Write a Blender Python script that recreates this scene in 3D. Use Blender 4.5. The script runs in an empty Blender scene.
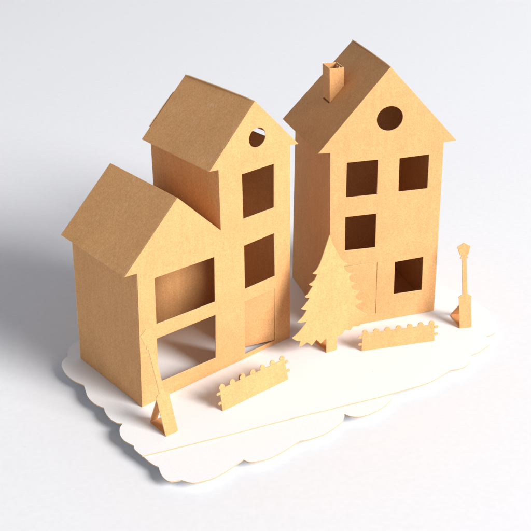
import bpy, bmesh, math, random
from mathutils import Vector, Matrix
from mathutils.geometry import delaunay_2d_cdt

S = 0.1            # 1 modelling unit = 10 cm
T = 0.0085         # card thickness (modelling units)
sc = bpy.context.scene
col = sc.collection

# ------------------------------------------------------------------ materials
def new_mat(name):
    m = bpy.data.materials.new(name); m.use_nodes = True
    nt = m.node_tree; b = nt.nodes['Principled BSDF']
    return m, nt, b

def kraft(name, base, rough=0.72, striations=0.0, grain=1.0):
    m, nt, b = new_mat(name); N, Lk = nt.nodes.new, nt.links.new
    tc = N('ShaderNodeTexCoord')
    def noise(scale, detail=4, rough_=0.6, dist=0.0, vec=None):
        n = N('ShaderNodeTexNoise'); n.inputs['Scale'].default_value = scale
        n.inputs['Detail'].default_value = detail; n.inputs['Roughness'].default_value = rough_
        n.inputs['Distortion'].default_value = dist
        Lk(vec or tc.outputs['Object'], n.inputs['Vector']); return n
    def ramp(src, p0, c0, p1, c1):
        r = N('ShaderNodeValToRGB'); e = r.color_ramp.elements
        e[0].position = p0; e[0].color = (*c0, 1); e[1].position = p1; e[1].color = (*c1, 1)
        Lk(src, r.inputs['Fac']); return r
    def mul(a, c, fac=1.0, mode='MULTIPLY'):
        x = N('ShaderNodeMix'); x.data_type = 'RGBA'; x.blend_type = mode
        x.inputs[0].default_value = fac
        Lk(a, x.inputs[6]); Lk(c, x.inputs[7]); return x
    fibre = noise(900, 5, 0.7, 0.6)            # paper fibre clumps
    speck = noise(2200, 3, 0.6, 0.0)           # fine grain
    cloud = noise(38, 3, 0.5)                  # formation clouds in the sheet
    g = 0.16*grain
    r1 = ramp(fibre.outputs['Fac'], 0.36, (1-g, 1-g*1.15, 1-g*1.4), 0.64, (1+g*.55, 1+g*.6, 1+g*.7))
    r2 = ramp(speck.outputs['Fac'], 0.34, (1-g*.8,)*3, 0.62, (1+g*.35,)*3)
    r3 = ramp(cloud.outputs['Fac'], 0.3, (0.955, 0.945, 0.93), 0.7, (1.03, 1.03, 1.03))
    rgb = N('ShaderNodeRGB'); rgb.outputs[0].default_value = (*base, 1)
    oi = N('ShaderNodeObjectInfo')             # each card sheet is a touch different in tone (object colour)
    rgb = mul(rgb.outputs[0], oi.outputs['Color'])
    c = mul(rgb.outputs[2], r1.outputs['Color']); c = mul(c.outputs[2], r2.outputs['Color']); c = mul(c.outputs[2], r3.outputs['Color'])
    # broad, faint handling marks and sheet direction
    mp3 = N('ShaderNodeMapping'); mp3.inputs['Scale'].default_value = (1.0, 1.0, 0.22); Lk(tc.outputs['Object'], mp3.inputs['Vector'])
    dr = noise(260, 3, 0.55, 0.3, mp3.outputs['Vector']); r5 = ramp(dr.outputs['Fac'], 0.35, (0.965, 0.96, 0.95), 0.65, (1.025, 1.025, 1.025))
    c = mul(c.outputs[2], r5.outputs['Color'])
    # sparse dark fibres
    mp = N('ShaderNodeMapping'); mp.inputs['Scale'].default_value = (1.0, 1.0, 0.35)
    mp.inputs['Rotation'].default_value = (0.6, 0.9, 0.3); Lk(tc.outputs['Object'], mp.inputs['Vector'])
    fl = noise(900, 2, 0.5, 1.5, mp.outputs['Vector'])
    r4 = ramp(fl.outputs['Fac'], 0.70, (1, 1, 1), 0.78, (0.80, 0.74, 0.66))
    c = mul(c.outputs[2], r4.outputs['Color'])
    last = c.outputs[2]
    if striations:                              # scuffed, pale scratches across the sheet
        mp2 = N('ShaderNodeMapping'); mp2.inputs['Scale'].default_value = (1.0, 4.5, 1.0)
        mp2.inputs['Rotation'].default_value = (0.12, 0.0, 0.0)
        Lk(tc.outputs['Object'], mp2.inputs['Vector'])
        st = noise(230, 2, 0.5, 0.0, mp2.outputs['Vector']); wh = noise(30, 2, 0.5)
        a = ramp(st.outputs['Fac'], 0.56, (0, 0, 0), 0.68, (1, 1, 1)); w = ramp(wh.outputs['Fac'], 0.52, (0, 0, 0), 0.66, (1, 1, 1))
        k = mul(a.outputs['Color'], w.outputs['Color'])
        sm = N('ShaderNodeMath'); sm.operation = 'MULTIPLY'; sm.inputs[1].default_value = striations
        Lk(k.outputs[2], sm.inputs[0])
        x = N('ShaderNodeMix'); x.data_type = 'RGBA'; Lk(sm.outputs[0], x.inputs[0]); Lk(last, x.inputs[6])
        x.inputs[7].default_value = (0.74, 0.55, 0.40, 1); last = x.outputs[2]
    Lk(last, b.inputs['Base Color'])
    b.inputs['Roughness'].default_value = rough; b.inputs['Specular IOR Level'].default_value = 0.25
    bp = N('ShaderNodeBump'); bp.inputs['Strength'].default_value = 0.25; bp.inputs['Distance'].default_value = 0.0002
    Lk(fibre.outputs['Fac'], bp.inputs['Height'])
    warp = noise(14, 2, 0.4)
    bp2 = N('ShaderNodeBump'); bp2.inputs['Strength'].default_value = 0.5; bp2.inputs['Distance'].default_value = 0.003
    Lk(warp.outputs['Fac'], bp2.inputs['Height']); Lk(bp.outputs['Normal'], bp2.inputs['Normal'])
    Lk(bp2.outputs['Normal'], b.inputs['Normal'])
    return m

def paper(name, base, scale, amount, rough=0.6, bump=0.1):
    m, nt, b = new_mat(name); N, Lk = nt.nodes.new, nt.links.new
    tc = N('ShaderNodeTexCoord')
    n = N('ShaderNodeTexNoise'); n.inputs['Scale'].default_value = scale; n.inputs['Detail'].default_value = 5
    Lk(tc.outputs['Object'], n.inputs['Vector'])
    r = N('ShaderNodeValToRGB'); e = r.color_ramp.elements
    e[0].position = .35; e[0].color = (*[c*(1-amount) for c in base], 1)
    e[1].position = .65; e[1].color = (*base, 1)
    Lk(n.outputs['Fac'], r.inputs['Fac'])
    # a few specks of dust
    v = N('ShaderNodeTexVoronoi'); v.inputs['Scale'].default_value = 26; Lk(tc.outputs['Object'], v.inputs['Vector'])
    d = N('ShaderNodeValToRGB'); e = d.color_ramp.elements
    e[0].position = 0.008; e[0].color = (.74, .73, .72, 1); e[1].position = 0.016; e[1].color = (1, 1, 1, 1)
    Lk(v.outputs['Distance'], d.inputs['Fac'])
    x = N('ShaderNodeMix'); x.data_type = 'RGBA'; x.blend_type = 'MULTIPLY'; x.inputs[0].default_value = 1
    Lk(r.outputs['Color'], x.inputs[6]); Lk(d.outputs['Color'], x.inputs[7])
    Lk(x.outputs[2], b.inputs['Base Color'])
    b.inputs['Roughness'].default_value = rough; b.inputs['Specular IOR Level'].default_value = 0.2
    bp = N('ShaderNodeBump'); bp.inputs['Strength'].default_value = bump; bp.inputs['Distance'].default_value = 0.0003
    Lk(n.outputs['Fac'], bp.inputs['Height']); Lk(bp.outputs['Normal'], b.inputs['Normal'])
    return m

KRAFT_RGB = (0.695, 0.368, 0.152)
M_KRAFT = kraft('kraft_card', KRAFT_RGB)
M_ROOF = kraft('kraft_card_scuffed', KRAFT_RGB, striations=0.55)
M_EDGE = kraft('kraft_cut_edge', (0.80, 0.58, 0.34), grain=0.5)
M_BOARD = paper('coated_white_board', (0.85, 0.856, 0.868), 700, 0.035)
M_BOARDEDGE = kraft('board_cut_edge', (0.62, 0.44, 0.25), grain=0.6)
M_TABLE = paper('white_sweep_paper', (0.795, 0.80, 0.822), 260, 0.025, bump=0.05)

# ------------------------------------------------------------------ mesh helpers
def link(name, bm, mats, parent=None, smooth=False):
    bmesh.ops.recalc_face_normals(bm, faces=bm.faces)
    me = bpy.data.meshes.new(name); bm.to_mesh(me); bm.free()
    for m in mats: me.materials.append(m)
    o = bpy.data.objects.new(name, me); col.objects.link(o)
    if parent: o.parent = parent
    key = parent.name if parent and parent.name.split('.')[0] in ('street_lamp', 'garden_fence', 'fir_tree') else name+str(len(bpy.data.meshes))
    q = random.Random(key); tn = {'fir_tree': 1.06, 'street_lamp': 1.0}.get(key.split('.')[0]) or q.uniform(.965, 1.02); wr = q.uniform(-.004, .006)
    o.color = (tn+wr, tn, tn-wr*1.5, 1)
    bv = o.modifiers.new('edge_wear', 'BEVEL'); bv.width = .0022*S; bv.segments = 2; bv.limit_method = 'ANGLE'; bv.angle_limit = math.radians(55)
    return o

def empty(name, label, cat, loc=(0, 0, 0), rz=0.0, group=None):
    o = bpy.data.objects.new(name, None); col.objects.link(o)
    o.location = Vector(loc)*S; o.rotation_euler = (0, 0, rz); o.empty_display_size = .02
    o['label'] = label; o['category'] = cat
    if group: o['group'] = group
    return o

def sheet_bm(outline, holes, frame, t=T, bm=None, rim=1):
    """card sheet cut to an outline with holes; frame(u, v, w) -> xyz, w runs from 0 (front) to t (back)"""
    bm = bm or bmesh.new()
    loops = [outline] + list(holes)
    pts, edges = [], []
    for lp in loops:
        n0 = len(pts); pts += [Vector((p[0], p[1])) for p in lp]
        edges += [(n0+i, n0+(i+1) % len(lp)) for i in range(len(lp))]
    vv, ee, ff, ov, oe, of = delaunay_2d_cdt(pts, edges, [], 1, 1e-7)
    def inside(p, lp):
        c = False; j = len(lp)-1
        for i in range(len(lp)):
            (xi, yi), (xj, yj) = lp[i][:2], lp[j][:2]
            if (yi > p[1]) != (yj > p[1]) and p[0] < (xj-xi)*(p[1]-yi)/(yj-yi)+xi: c = not c
            j = i
        return c
    A = [bm.verts.new(Vector(frame(v.x, v.y, 0.0))*S) for v in vv]
    B = [bm.verts.new(Vector(frame(v.x, v.y, t))*S) for v in vv]
    cnt = {}
    for f in ff:
        c = sum((vv[i] for i in f), Vector((0, 0)))/len(f)
        if not inside(c, outline) or any(inside(c, h) for h in holes): continue
        bm.faces.new([A[i] for i in f]); bm.faces.new([B[i] for i in reversed(f)])
        for i in range(len(f)):
            a, b = f[i], f[(i+1) % len(f)]
            k = (min(a, b), max(a, b)); cnt.setdefault(k, []).append((a, b))
    for k, l in cnt.items():
        if len(l) == 1:
            a, b = l[0]
            fc = bm.faces.new([A[b], A[a], B[a], B[b]]); mid = (vv[a]+vv[b])/2; fc.material_index = 1
            if not rim:
                for i in range(len(outline)):
                    p, q = Vector(outline[i][:2]), Vector(outline[(i+1) % len(outline)][:2]); d = q-p
                    k = max(0, min(1, (mid-p).dot(d)/d.length_squared))
                    if (p+d*k-mid).length < 1e-5: fc.material_index = 0
    for v in [v for v in bm.verts if not v.link_faces]: bm.verts.remove(v)
    return bm

def sheet(name, outline, holes, frame, parent, mats=None, t=T, rim=1):
    return link(name, sheet_bm(outline, holes, frame, t, None, rim), mats or [M_KRAFT, M_EDGE], parent)

def extrude_profile(name, stations, parent, mats, frame):
    """quad profiles at successive y stations joined into one sheet: stations = [(y, [4 xz points])]"""
    bm = bmesh.new(); rings = []
    for y, q in stations:
        rings.append([bm.verts.new(Vector(frame(x, y, z))*S) for x, z in q])
    for a, b in zip(rings, rings[1:]):
        for i in range(4):
            f = bm.faces.new([a[i], a[(i+1) % 4], b[(i+1) % 4], b[i]])
            f.material_index = 0 if i in (0, 2) else 1
    f = bm.faces.new(rings[0]); f.material_index = 1
    f = bm.faces.new(list(reversed(rings[-1]))); f.material_index = 1
    return link(name, bm, mats, parent)

def circle(cx, cy, rx, ry, n=56):
    return [(cx+rx*math.cos(2*math.pi*i/n), cy+ry*math.sin(2*math.pi*i/n)) for i in range(n)]

def roof_quads(ridge, eave, ext, t=T, lift=0.0):
    """cross-section of one roof slope: outer face from eave to ridge (+ext past it), t thick on the inside"""
    r, e = Vector(ridge), Vector(eave); u = (r-e).normalized()
    n = Vector((u.y, -u.x))
    if n.y > 0: n = -n                       # towards the inside (down)
    r = r-n*lift; top = r+u*ext
    return [tuple(e), tuple(top), tuple(top+n*t), tuple(e+n*t)]

# ------------------------------------------------------------------ attached houses (left)
HL = empty('cardboard_house', 'two joined kraft card houses, low and tall, with wide windows and a door ajar', 'model house', (0, 0, 0))
DL = 0.856
def warpL(x, y, z):
    k = min(1, max(0, x/1.5))
    tw = (1-z/2.16)*(-0.0202*(1-k)-0.005*k)+z/2.16*0.0252
    return (x, y+tw*(1-min(1, y/DL)), z)
def frontL(u, v, w): return warpL(u, w, v)
Z0 = 0.002
Lout = [(-0.016, Z0), (1.505, Z0), (1.4835, 1.7115), (1.5723, 1.7014), (1.1315, 2.140), (0.695, 1.705), (0.778, 1.6965), (0.7865, 1.2131), (0.4018, 1.5872), (-0.0867, 1.1238), (0.0215, 1.1165)]
Lholes = [[(0.1676, 1.0296), (0.7178, 1.0155), (0.7140, 0.6345), (0.1600, 0.6520)],
          [(0.1561, 0.5317), (0.7145, 0.5200), (0.7040, 0.1345), (0.1450, 0.1500)],
          [(0.9995, 1.6043), (1.317, 1.6050), (1.3185, 1.2426), (1.0075, 1.2403)],
          [(1.0125, 1.0135), (1.3205, 1.0239), (1.3310, 0.6420), (1.0150, 0.6366)],
          [(1.0110, 0.5245), (1.3340, 0.5260), (1.3370, 0.0390), (1.0070, 0.0420)],
          circle(1.152, 1.8545, 0.081, 0.0755)]
sheet('front_wall', Lout, Lholes, frontL, HL, rim=0)
def side(x0, zt, y0, y1, z0=Z0):   # outline in (y, z), thickness towards +x
    return [(y0, z0), (y1, z0), (y1, zt), (y0, zt)], (lambda x0: (lambda u, v, w: warpL(x0+w, u, v)))(x0)
E_ = T+0.0006
# outer left wall (leans slightly to follow the corner fold)
sheet('side_wall', [(E_, Z0), (DL-.001, Z0), (DL-.001, 1.188), (E_, 1.188)], [], lambda u, v, w: warpL(-0.016+0.0375*min(1, v/1.1165)*(1-.6*u/DL)+.016*u/DL+w, u, v), HL)
sheet('side_wall', [(E_, Z0), (DL-.001, Z0), (DL-.001, 1.707), (E_, 1.707)], [], lambda u, v, w: warpL(1.504-0.0205*v/1.71-w, u, v), HL)
sheet('side_wall', [(E_, 1.155), (DL-.001, 1.155), (DL-.001, 1.745), (E_, 1.745)], [], lambda u, v, w: warpL(0.7865-.0085*(v-1.2131)/.48+w, u, v), HL)
# back wall with a narrow gap at the foot
Lback = [(0.001, Z0), (0.10, Z0), (0.15, 0.02), (1.5035, 0.003), (1.483, 1.69), (1.1335, 2.105), (0.79, 1.71), (0.79, 1.22), (0.402, 1.55), (0.02, 1.17)]
sheet('back_wall', Lback, [], lambda u, v, w: warpL(u, DL+w, v), HL)
# roofs
def roofL(ridge, eave, ridge_b, eave_b, exts, mats, y1=0.858):
    st = []
    for k, ex, *lf in exts:
        y = E_+(y1-E_)*k
        r = (ridge[0]+(ridge_b[0]-ridge[0])*k, ridge[1]+(ridge_b[1]-ridge[1])*k)
        e = (eave[0]+(eave_b[0]-eave[0])*k, eave[1]+(eave_b[1]-eave[1])*k)
        st.append((y, roof_quads(r, e, ex, lift=lf[0] if lf else 0)))
    return st
k01 = ((0, 0), (1, 0))
extrude_profile('roof_panel', roofL((0.4018, 1.5872), (-0.0867, 1.1238), (0.4009, 1.5915), (-0.0761, 1.1342), k01, None), HL, [M_ROOF, M_EDGE], warpL)
extrude_profile('roof_panel', roofL((0.4018, 1.5872), (0.7850, 1.2145), (0.4009, 1.5915), (0.7850, 1.222), k01, None), HL, [M_KRAFT, M_EDGE], warpL)
extrude_profile('roof_panel', roofL((1.1315, 2.140), (0.695, 1.705), (1.1375, 2.1367), (0.6989, 1.710), k01, None), HL, [M_ROOF, M_EDGE], warpL)
extrude_profile('roof_panel', roofL((1.1315, 2.140), (1.5723, 1.7014), (1.1375, 2.1367), (1.570, 1.706), ((0, 0.0, 0), (.1, 0.004, .003), (.5, 0.009, .006), (.93, 0.008, .004), (1, 0.003, .001)), None), HL, [M_KRAFT, M_EDGE], warpL)
# glue flap of the back gable showing past the roof edge
fl = Vector((0.6989, 1.710)); fu = (Vector((1.1375, 2.1367))-fl); fn = Vector((-fu.y, fu.x)).normalized()
fp = [fl+fu*.20-fn*.05, fl+fu*.19-fn*.006, fl+fu*.23-fn*.003, fl+fu*.55-fn*.004, fl+fu*.735-fn*.009, fl+fu*.76-fn*.05]
sheet('gable_flap', [tuple(p) for p in fp], [], lambda u, v, w: warpL(u, DL+.015+w, v), HL)
# door standing ajar, hinged on its right edge
ang = math.radians(17)
def doorL(u, v, w):
    x = 1.3325-(.322-u)*math.cos(ang)-w*math.sin(ang)*-1; y = (.322-u)*math.sin(ang)+w*math.cos(ang)
    return warpL(x, y+.001, v)
sheet('door', [(0, .047), (.320, .044), (.320, .522), (0, .520)], [], doorL, HL)

# ------------------------------------------------------------------ single house (right)
TH = -0.42247
HR = empty('cardboard_house', 'single tall kraft card house with chimney, round gable hole, square windows and closed door', 'model house', (1.86975, -0.06161, 0), TH)
DR = 0.912
def warpR(x, y, z):
    k = min(1, max(0, x/.98))
    tw = (1-z/2.23)*(-0.0795*(1-k)-0.0333*k)+z/2.23*0.1129
    return (x, y+tw*(1-min(1, y/DR)), z)
def frontR(u, v, w): return warpR(u, w, v)
Rout = [(0.004, Z0), (0.9995, Z0), (0.9926, 1.5385), (1.1089, 1.5400), (0.4938, 2.2003), (-0.1056, 1.5604), (-0.0024, 1.5545)]
Rdoor = [(0.129, 0.563), (0.4335, 0.5575), (0.4343, 0.0776), (0.127, 0.0776)]
Rholes = [[(0.1403, 1.4589), (0.4108, 1.4551), (0.4104, 1.1600), (0.1380, 1.1680)],
          [(0.6012, 1.4447), (0.8655, 1.4480), (0.8664, 1.1540), (0.6033, 1.1585)],
          [(0.1350, 1.0000), (0.4098, 0.9929), (0.4093, 0.6930), (0.1352, 0.7050)],
          [(0.5975, 0.5314), (0.8637, 0.5370), (0.8668, 0.2250), (0.6000, 0.2315)],
          Rdoor, circle(0.5025, 1.785, 0.1125, 0.0995)]
sheet('front_wall', Rout, Rholes, frontR, HR, rim=0)
sheet('door', [(0.1295, 0.5585), (0.4318, 0.5545), (0.4326, 0.0790), (0.1275, 0.0785)], [], lambda u, v, w: warpR(u, w+.0012+.002*max(0, (u-.13)/.3), v), HR)
sheet('side_wall', [(E_, Z0), (DR-.001, Z0), (DR-.001, 1.645), (E_, 1.645)], [], lambda u, v, w: warpR(0.004-.006*v/1.55+w, u, v), HR)
sheet('side_wall', [(E_, Z0), (DR-.001, Z0), (DR-.001, 1.635), (E_, 1.635)], [], lambda u, v, w: warpR(0.9995-.0065*v/1.54-w, u, v), HR)
sheet('back_wall', [(0.004, Z0), (0.998, Z0), (0.992, 1.645), (0.488, 2.165), (0.0, 1.65)], [], lambda u, v, w: warpR(u, DR+w, v), HR)
sheet('floor_panel', [(.02, .02), (.985, .02), (.985, .9), (.02, .9)], [], lambda u, v, w: warpR(u, v, .004+w), HR)
# roof: left slope with the slot the chimney sits in
r0, e0, r1, e1 = Vector((0.4938, 2.2003)), Vector((-0.1056, 1.5604)), Vector((0.4876, 2.1894)), Vector((-0.1188, 1.5552))
YB = 0.918
def roof_frame(u, v, w):               # u along y (0..1), v from eave (0) to ridge (1)
    r = r0.lerp(r1, u); e = e0.lerp(e1, u); p = e.lerp(r, v); d = (r-e).normalized(); n = Vector((d.y, -d.x))
    p = p+n*w
    return warpR(p.x, E_+(YB-E_)*u, p.y)
CX0, CX1, CY0, CY1, CZ = 0.139, 0.2655, 0.4327, 0.612, 2.1035
slope = (r0-e0).y/(r0-e0).x
def vofx(x): return (x+.11)/(.4910+.11)
def uofy(y): return (y-E_)/(YB-E_)
slot = [(uofy(CY0+.004), vofx(CX0-.007)), (uofy(CY1-.012), vofx(CX0-.007)), (uofy(CY1-.012), vofx(CX1-.02)), (uofy(CY0+.004), vofx(CX1-.02))]
left_slope = sheet('roof_panel', [(0, 0), (1, 0), (1, 1), (0, 1)], [slot], roof_frame, HR, [M_KRAFT, M_EDGE])
st = []
for k, ex, lf in ((0, 0, 0), (.06, .004, .003), (.45, .012, .010), (.9, .013, .012), (1, .010, .010)):
    y = E_+(YB-.006-E_)*k; r = r0.lerp(r1, k); e = Vector((1.1089, 1.540)).lerp(Vector((1.098, 1.548)), k)
    st.append((y, roof_quads(r, e, ex, lift=lf)))
extrude_profile('roof_panel', st, HR, [M_KRAFT, M_EDGE], warpR)
# chimney: four card sides folded to an open tube
def zroof(x): return 1.8185+(x-.14)*1.084
bm = bmesh.new(); t2 = .0065
def chim(u, v, w, n):
    k = (v-1.8)/.3*-.010
    if n == 'f': return warpR(u+k, CY0+w, v)
    if n == 'b': return warpR(u+k-.006, CY1-w, v)
    if n == 'l': return warpR(CX0+k+w-.016*(u-CY0)*1.0, u, v)
    return warpR(CX1+k-w-.016*(u-CY0)*1.0, u, v)
g = .0005
sheet_bm([(CX0, zroof(CX0)+.002), (CX1, zroof(CX1)-.002), (CX1, CZ), (CX0, CZ)], [], lambda u, v, w: chim(u, v, w, 'f'), t2, bm)
sheet_bm([(CX0+t2, zroof(CX0)+.004), (CX1-t2, zroof(CX1)-.004), (CX1-t2, CZ-.001), (CX0+t2, CZ-.001)], [], lambda u, v, w: chim(u, v, w, 'b'), t2, bm)
sheet_bm([(CY0+t2+g, zroof(CX0)+.007), (CY1-g, zroof(CX0)+.007), (CY1-g, CZ+.0005), (CY0+t2+g, CZ+.0005)], [], lambda u, v, w: chim(u, v, w, 'l'), t2, bm)
sheet_bm([(CY0+t2+g, zroof(CX1)-.003), (CY1-g, zroof(CX1)-.003), (CY1-g, CZ-.0005), (CY0+t2+g, CZ-.0005)], [], lambda u, v, w: chim(u, v, w, 'r'), t2, bm)
# inner glue tab
sheet_bm([(CY0+.05, CZ-.13), (CY0+.125, CZ-.13), (CY0+.115, CZ-.006), (CY0+.06, CZ-.006)], [], lambda u, v, w: chim(u, v, w+.012+.1*(u-CY0), 'r'), t2, bm)
link('chimney', bm, [M_KRAFT, M_EDGE], left_slope)

# ------------------------------------------------------------------ leaning cut-outs
def lean_frame(deg):
    c, s = math.cos(math.radians(deg)), math.sin(math.radians(deg))
    # u across, v up the leaning sheet, w behind it
    return lambda u, v, w: (u, v*s+w*c, v*c-w*s)

def brace_bm(u0, u1, depth, vtop, deg, off=T, ur=None):
    """folded strut: strip on the board from the foot to the rear edge, then up to the back of the sheet"""
    c, s = math.cos(math.radians(deg)), math.sin(math.radians(deg))
    topy, topz = vtop*s+off*c+.0008, vtop*c-off*s
    bm = bmesh.new()
    sheet_bm([(u0, T+.006), (u1, T+.006), (u1, depth), (u0, depth)], [], lambda u, v, w: (u, v, .0012+w), T*.8, bm)
    d = Vector((topy-depth, topz-.0025)); ln = d.length; d.normalize(); n = Vector((d.y, -d.x))
    ur = ur or u1
    sheet_bm([(u0, 0), (ur, 0), (ur, ln), (u0, ln)], [], lambda u, v, w: (u, depth+d.x*v+n.x*w, T*.8+.0014+d.y*v+n.y*w), T*.8, bm)
    return bm

def street_lamp(label, loc, rz, deg, k, depth, vbrace, ur=None):
    o = empty('street_lamp', label, 'street lamp', loc, math.radians(rz), 'cut-out street lamps on the board')
    f = lean_frame(deg); m = .054
    base = [(0, Z0), (.108, Z0), (.1085, .262*k), (.1125, .266*k), (.1125, .273*k), (m+.036, .290*k), (m+.022, .294*k), (m-.022, .294*k), (m-.036, .290*k), (-.0045, .273*k), (-.0045, .266*k), (-.0005, .262*k)]
    sheet('base', base, [], f, o)
    post = [(m-.022, .294*k), (m+.022, .294*k), (m+.021, .600*k), (m+.035, .604*k), (m+.036, .612*k), (m+.028, .618*k), (m+.026, .630*k), (m-.026, .630*k), (m-.028, .618*k), (m-.036, .612*k), (m-.035, .604*k), (m-.021, .600*k)]
    sheet('post', post, [], f, o)
    head = [(m-.026, .630*k), (m+.026, .630*k), (m+.0375, .633*k), (m+.057, .700*k), (m+.058, .705*k), (m+.003, .736*k), (m-.003, .736*k), (m-.058, .705*k), (m-.057, .700*k), (m-.0375, .633*k)]
    sheet('lamp_head', head, [], f, o)
    link('brace', brace_bm(.001, .107, depth, vbrace, deg, ur=ur), [M_KRAFT, M_EDGE], o)
    return o
street_lamp('kraft card street lamp leaning back at the corner of the low joined house', (-0.0965, -0.4298, 0), -2.44, 20.6, 1.09, .211, .275, .066)
street_lamp('kraft card street lamp standing alone beside the single house with the chimney', (2.7023, -0.8422, 0), -30.0, 18.1, 1.0, .226, .195)

def arc(cx, cy, r, a0, a1, n=10):
    return [(cx+r*math.cos(math.radians(a0+(a1-a0)*i/n)), cy+r*math.sin(math.radians(a0+(a1-a0)*i/n))) for i in range(n+1)]

def fence(label, loc, rz, deg, w, vt, cap_k, seed, bu, bv, poke):
    rnd = random.Random(seed)
    o = empty('garden_fence', label, 'fence', loc, math.radians(rz), 'low cut-out fences on the board')
    f = lean_frame(deg)
    x0, x1 = .008, w-.006
    sheet('panel', [(0, Z0), (w, Z0), (x1, vt), (x0, vt)], [], f, o)
    n = 7
    for i in range(n):
        cx = x0+.0225+(x1-x0-.045)*i/(n-1); r = .0255
        cap = [(cx-.022, vt), (cx+.022, vt)] + arc(cx, vt+.009*cap_k, r, -14, 194, 14)
        sheet('picket_cap', cap, [], f, o)
    for v in (.118, .052):
        v = v*vt/.155+.012
        e = [(x1+.0035*(1-v/vt)+.0022, v-.0095), (w+.020, v-.0105)] + arc(w+.021, v, .0105, -80, 80, 6) + [(w+.020, v+.0105), (x1+.0035*(1-v/vt)+.0022, v+.0095)]
        sheet('rail_end', e, [], f, o)
        xl = x0*v/vt
        e = [(xl-.0008, v+.0095), (-.016, v+.0105)] + arc(-.017, v, .0105, 100, 260, 6) + [(-.016, v-.0105), (xl-.0008, v-.0095)]
        sheet('rail_end', e, [], f, o)
    bmb = brace_bm(bu, bu+.105, .17, bv, deg)
    if poke:   # rounded tongue of the strut showing above the top edge
        c, s = math.cos(math.radians(deg)), math.sin(math.radians(deg))
        tongue = [(bu+.021, vt-.06), (bu+.084, vt-.06)] + arc(bu+.0525, vt+.006, .0315, 0, 180, 14)
        sheet_bm(tongue, [], lambda u, v, w: f(u, v, w+T+.010), T*.8, bmb)
    link('brace', bmb, [M_KRAFT, M_EDGE], o)
    return o
fence('kraft card fence with round picket tops in front of the joined houses', (0.4112, -0.4556, 0), -0.35, 14, .660, .178, 1.1, 3, .186, .13, True)
fence('kraft card fence with round picket tops in front of the single chimney house', (1.8029, -0.5483, 0), -26.11, 8, .647, .1535, 1.0, 5, .27, .11, False)

# fir tree
FT = empty('fir_tree', 'flat kraft card fir tree with ragged branch edges standing between the two houses', 'tree', (1.5674, -0.3787, 0), math.radians(-12.757))
crown = [(0.0015, 0.1316), (-0.022, 0.121), (-0.040, 0.106), (-0.054, 0.1015), (-0.066, 0.120), (-0.0928, 0.147), (-0.103, 0.139), (-0.117, 0.124), (-0.128, 0.113), (-0.1419, 0.1070), (-0.152, 0.124), (-0.1812, 0.147), (-0.205, 0.135), (-0.232, 0.128), (-0.2571, 0.1300), (-0.250, 0.149), (-0.2400, 0.1749), (-0.262, 0.181), (-0.2893, 0.1965), (-0.3169, 0.2237), (-0.292, 0.234), (-0.2663, 0.2507), (-0.238, 0.271), (-0.2140, 0.2943), (-0.1778, 0.3272), (-0.194, 0.332), (-0.2129, 0.333), (-0.240, 0.338), (-0.2658, 0.3505), (-0.237, 0.365), (-0.2112, 0.3863), (-0.190, 0.411), (-0.1729, 0.4351), (-0.202, 0.442), (-0.2265, 0.4577), (-0.201, 0.471), (-0.1804, 0.4921), (-0.162, 0.511), (-0.1471, 0.5316), (-0.169, 0.536), (-0.1879, 0.5497), (-0.165, 0.565), (-0.1455, 0.5876), (-0.1123, 0.6261), (-0.132, 0.633), (-0.1484, 0.6495), (-0.121, 0.658), (-0.0972, 0.6732), (-0.080, 0.697), (-0.0694, 0.7165), (-0.092, 0.721), (-0.1113, 0.7332), (-0.089, 0.745), (-0.0701, 0.7627), (-0.0483, 0.7917), (-0.0193, 0.8522), (0.010, 0.924), (0.0350, 0.9843), (0.0504, 1.0229), (0.0661, 0.9733), (0.083, 0.931), (0.1045, 0.8912), (0.131, 0.838), (0.1591, 0.7891), (0.184, 0.760), (0.2150, 0.7400), (0.197, 0.731), (0.1781, 0.7285), (0.185, 0.700), (0.2001, 0.6749), (0.229, 0.655), (0.2579, 0.6481), (0.241, 0.635), (0.2252, 0.6279), (0.230, 0.600), (0.2486, 0.5740), (0.2801, 0.5560), (0.262, 0.543), (0.2444, 0.5371), (0.252, 0.516), (0.2671, 0.4988), (0.298, 0.482), (0.3308, 0.4786), (0.310, 0.459), (0.2850, 0.4419), (0.292, 0.416), (0.3089, 0.3997), (0.330, 0.385), (0.3546, 0.3778), (0.336, 0.369), (0.3145, 0.3644), (0.2784, 0.3540), (0.293, 0.333), (0.3093, 0.3181), (0.3492, 0.2852), (0.375, 0.263), (0.3993, 0.2477), (0.378, 0.224), (0.3577, 0.2102), (0.340, 0.2040), (0.3242, 0.1962), (0.331, 0.182), (0.3318, 0.1658), (0.303, 0.162), (0.281, 0.169), (0.2573, 0.1701), (0.247, 0.154), (0.2326, 0.1457), (0.208, 0.151), (0.1832, 0.1616), (0.168, 0.142), (0.1497, 0.1270), (0.130, 0.122), (0.1060, 0.1283)]
ft = lean_frame(5.9)
sheet('crown', crown, [], ft, FT)
sheet('trunk', [(0, Z0), (.1013, Z0), (.1060, .1283), (.0015, .1316)], [], ft, FT)
link('brace', brace_bm(.001, .1005, .182, .165, 5.9), [M_KRAFT, M_EDGE], FT)

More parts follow.
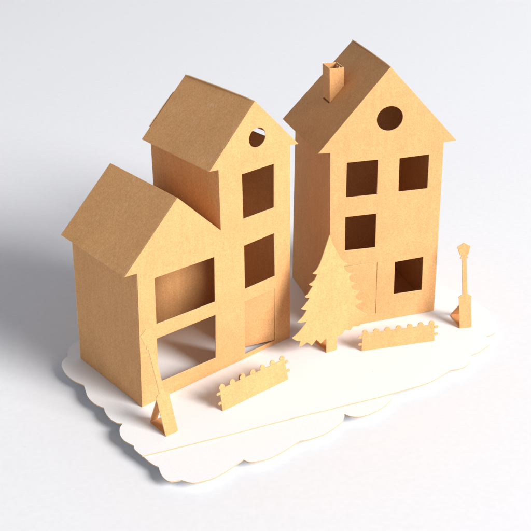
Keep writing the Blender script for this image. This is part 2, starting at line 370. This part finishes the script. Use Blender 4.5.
# ------------------------------------------------------------------ cloud boards
def lobes(groups, n=7):
    """smooth each lobe through its measured points, keeping the notches between lobes sharp"""
    out = []; prev = None
    for g in groups:
        pts = ([prev] if prev else [])+g; pts = [Vector(p) for p in pts]
        if len(pts) > 2:
            for i in range(len(pts)-1):
                p0 = pts[i-1] if i else pts[0]*2-pts[1]; p1, p2 = pts[i], pts[i+1]
                p3 = pts[i+2] if i+2 < len(pts) else p2*2-p1
                for j in range(n):
                    s = j/n
                    q = .5*((2*p1)+(p2-p0)*s+(2*p0-5*p1+4*p2-p3)*s*s+(3*p1-3*p2+p3-p0)*s**3)
                    out.append((q.x, q.y))
        else:
            out.append(tuple(pts[0]))
            if len(pts) == 1 and prev is None: out.pop()
        prev = g[-1]
    out.append(prev)
    cl = [out[0]]
    for p in out[1:]:
        if (Vector(p)-Vector(cl[-1])).length > .004: cl.append(p)
    if (Vector(cl[0])-Vector(cl[-1])).length < .004: cl.pop()
    return cl
top = [[(0.1279, 1.0988), (0.0713, 1.0855), (0.0084, 1.0459), (-0.0319, 1.0023), (-0.0611, 0.952)],
       [(-0.1007, 0.9409), (-0.1417, 0.906), (-0.1759, 0.8547), (-0.2071, 0.7531), (-0.2128, 0.6323), (-0.1859, 0.5166)],
       [(-0.2087, 0.461), (-0.2485, 0.3597), (-0.2575, 0.252), (-0.2349, 0.163)],
       [(-0.2586, 0.1097), (-0.2754, 0.0301), (-0.2685, -0.0459), (-0.2408, -0.0907)],
       [(-0.2887, -0.1248), (-0.3306, -0.1927), (-0.3458, -0.268), (-0.3301, -0.3623)],
       [(-0.3483, -0.3994), (-0.3509, -0.4953)],
       [(0.60, -0.716), (0.75, -0.778), (1.5538, -1.1203)],
       [(1.6641, -1.151), (1.8409, -1.1981), (1.9841, -1.2107), (2.146, -1.2013)],
       [(2.2102, -1.2354), (2.2928, -1.2449), (2.3919, -1.2074), (2.4446, -1.1715)],
       [(2.5438, -1.1804), (2.6852, -1.1672), (2.7347, -1.133), (2.7746, -1.0687)],
       [(2.8471, -1.0819), (2.924, -1.0555), (3.0091, -0.9798), (3.0986, -0.8636)],
       [(3.1318, -0.8281), (3.1744, -0.7114), (3.1751, -0.6056), (3.1563, -0.5106)],
       [(3.1822, -0.4552), (3.1900, -0.3796), (3.1850, -0.2898), (3.1500, -0.2100)],
       [(3.26, -0.12), (3.32, 0.02), (3.30, 0.17)], [(3.34, 0.28), (3.30, 0.42), (3.19, 0.50)],
       [(3.12, 0.62), (2.97, 0.70), (2.82, 0.69)], [(2.74, 0.82), (2.58, 0.90), (2.40, 0.88)],
       [(2.30, 0.99), (2.12, 1.05), (1.94, 1.00)], [(1.83, 1.10), (1.65, 1.14), (1.48, 1.07)],
       [(1.36, 1.16), (1.18, 1.18), (1.02, 1.10)], [(0.90, 1.18), (0.72, 1.20), (0.57, 1.12)], [(0.47, 1.18), (0.27, 1.20), (0.1279, 1.0988)]]
# the straight front cut is two nearly straight runs
tl = lobes(top[:6])+[(0.33, -0.7405), (0.50, -0.797)]
def seg(a, b, n): return [(a[0]+(b[0]-a[0])*i/n, a[1]+(b[1]-a[1])*i/n) for i in range(n+1)]
start, stop = (-0.3509, -0.4953), (1.5538, -1.1203)
rnd = random.Random(4)
cut = [(x+0, y+rnd.uniform(-.004, .004)) for x, y in seg(start, stop, 14)[1:-1]]
tr = lobes([[stop]]+top[7:])
top_outline = lobes(top[:6])+cut+tr
if (Vector(top_outline[0])-Vector(top_outline[-1])).length < .01: top_outline.pop()
ub = link('cloud_board', sheet_bm(top_outline, [], lambda u, v, w: (u, v, -w), .0105), [M_BOARD, M_BOARDEDGE])
ub['label'] = 'large white scalloped board the houses, tree, lamps and fences stand on'; ub['category'] = 'display board'; ub['group'] = 'white scalloped boards'
low = [[(-0.341, -0.4803), (-0.3432, -0.5838), (-0.3288, -0.6582)],
       [(-0.3474, -0.6964), (-0.3687, -0.7624), (-0.3623, -0.829), (-0.2953, -0.8674)],
       [(-0.2595, -0.9355), (-0.2048, -0.9689), (-0.1118, -0.9963), (-0.0045, -0.9959), (0.1668, -0.9762)],
       [(0.1859, -1.0248), (0.2422, -1.0602), (0.3221, -1.085), (0.4513, -1.0891), (0.613, -1.0761)],
       [(0.6326, -1.0867), (0.7031, -1.1149), (0.8343, -1.1367), (0.9926, -1.1175), (1.0603, -1.0856), (1.0916, -1.0578)],
       [(1.1061, -1.1084), (1.1557, -1.1576), (1.2491, -1.1847), (1.3852, -1.1836), (1.4983, -1.1567), (1.5625, -1.1136)]]
low_outline = lobes(low)+[(1.52, -.9), (2.3, -.75), (2.6, -.3), (2.3, .6), (0.1, .6), (-.1, .1), (-.25, -.36)]
lb = link('cloud_board', sheet_bm(low_outline, [], lambda u, v, w: (u, v, -.0117-w), .0105), [M_BOARD, M_BOARDEDGE])
lb['label'] = 'white scalloped board strip showing in front, tucked under the straight edge of the larger board'; lb['category'] = 'display board'; lb['group'] = 'white scalloped boards'
TZ = -0.090
# spacer the boards rest on
link('spacer_pad', sheet_bm([(.15, -.62), (2.2, -.62), (2.2, .5), (.15, .5)], [], lambda u, v, w: (u, v, -.0228-w), -.0228-TZ-.0006), [M_KRAFT, M_EDGE], lb)

# ------------------------------------------------------------------ paper sweep
bm = bmesh.new()
prof = [(-14, TZ), (30, TZ)]
Rr = 6.0
for i in range(1, 17):
    a = math.radians(90*i/16); prof.append((30+Rr*math.sin(a), TZ+Rr-Rr*math.cos(a)))
prof.append((30+Rr, TZ+16))
dx, dy = 0.664, 0.747      # along the view
W = 26
prev = None
for d, z in prof:
    cx, cy = -3.557+dx*(d), -5.3766+dy*(d)
    a = bm.verts.new(Vector((cx-dy*W, cy+dx*W, z))*S); b = bm.verts.new(Vector((cx+dy*W, cy-dx*W, z))*S)
    if prev: bm.faces.new([prev[0], prev[1], b, a])
    prev = (a, b)
sw = link('ground', bm, [M_TABLE]); sw.modifiers.clear()
for p_ in sw.data.polygons: p_.use_smooth = True
sw['kind'] = 'structure'; sw['label'] = 'seamless white paper sweep under and behind the card village'; sw['category'] = 'backdrop'

# ------------------------------------------------------------------ light
PHI, EL, DIST = math.radians(15), math.radians(29.5), 66.0
ctr = Vector((1.3, 0, .8))
dirv = Vector((math.sin(PHI)*math.cos(EL), -math.cos(PHI)*math.cos(EL), math.sin(EL)))
ld = bpy.data.lights.new('softbox', 'AREA'); ld.shape = 'DISK'; ld.size = 30*S
ld.color = (1.0, 0.985, 0.965)
ld.energy = 1.73*math.pi**2*(DIST*S)**2
lo = bpy.data.objects.new('softbox', ld); col.objects.link(lo)
lo.location = (ctr+dirv*DIST)*S
lo.rotation_euler = dirv.to_track_quat('Z', 'Y').to_euler()
w = bpy.data.worlds.new('World'); sc.world = w; w.use_nodes = True
nt = w.node_tree; bg = nt.nodes['Background']; bg.inputs['Strength'].default_value = 1.0
tc = nt.nodes.new('ShaderNodeTexCoord'); sx = nt.nodes.new('ShaderNodeSeparateXYZ'); rp = nt.nodes.new('ShaderNodeValToRGB')
nt.links.new(tc.outputs['Generated'], sx.inputs[0]); nt.links.new(sx.outputs['Z'], rp.inputs['Fac']); nt.links.new(rp.outputs['Color'], bg.inputs['Color'])
e = rp.color_ramp.elements            # pale studio walls, darker ceiling
e[0].position = 0.15; e[0].color = (0.62, 0.635, 0.672, 1); e[1].position = 0.95; e[1].color = (0.15, 0.158, 0.178, 1)

# ------------------------------------------------------------------ camera
cd = bpy.data.cameras.new('Camera'); cam = bpy.data.objects.new('Camera', cd); col.objects.link(cam)
F = Vector((0.58879771, 0.66177387, -0.46408253)); R = Vector((0.75024076, -0.6611016, 0.00913691)); U = R.cross(F)
m = Matrix((R, U, -F)).transposed().to_4x4(); m.translation = Vector((-3.55719, -5.37657, 4.54415))*S
cam.matrix_world = m
cd.sensor_width = 36; cd.lens = 1030.8515/531*36; cd.clip_start = .01; cd.clip_end = 100
sc.camera = cam
sc.view_settings.view_transform = 'Standard'; sc.view_settings.look = 'None'
sc.view_settings.exposure = 0; sc.view_settings.gamma = 1
sc.render.resolution_x = 1024; sc.render.resolution_y = 1024
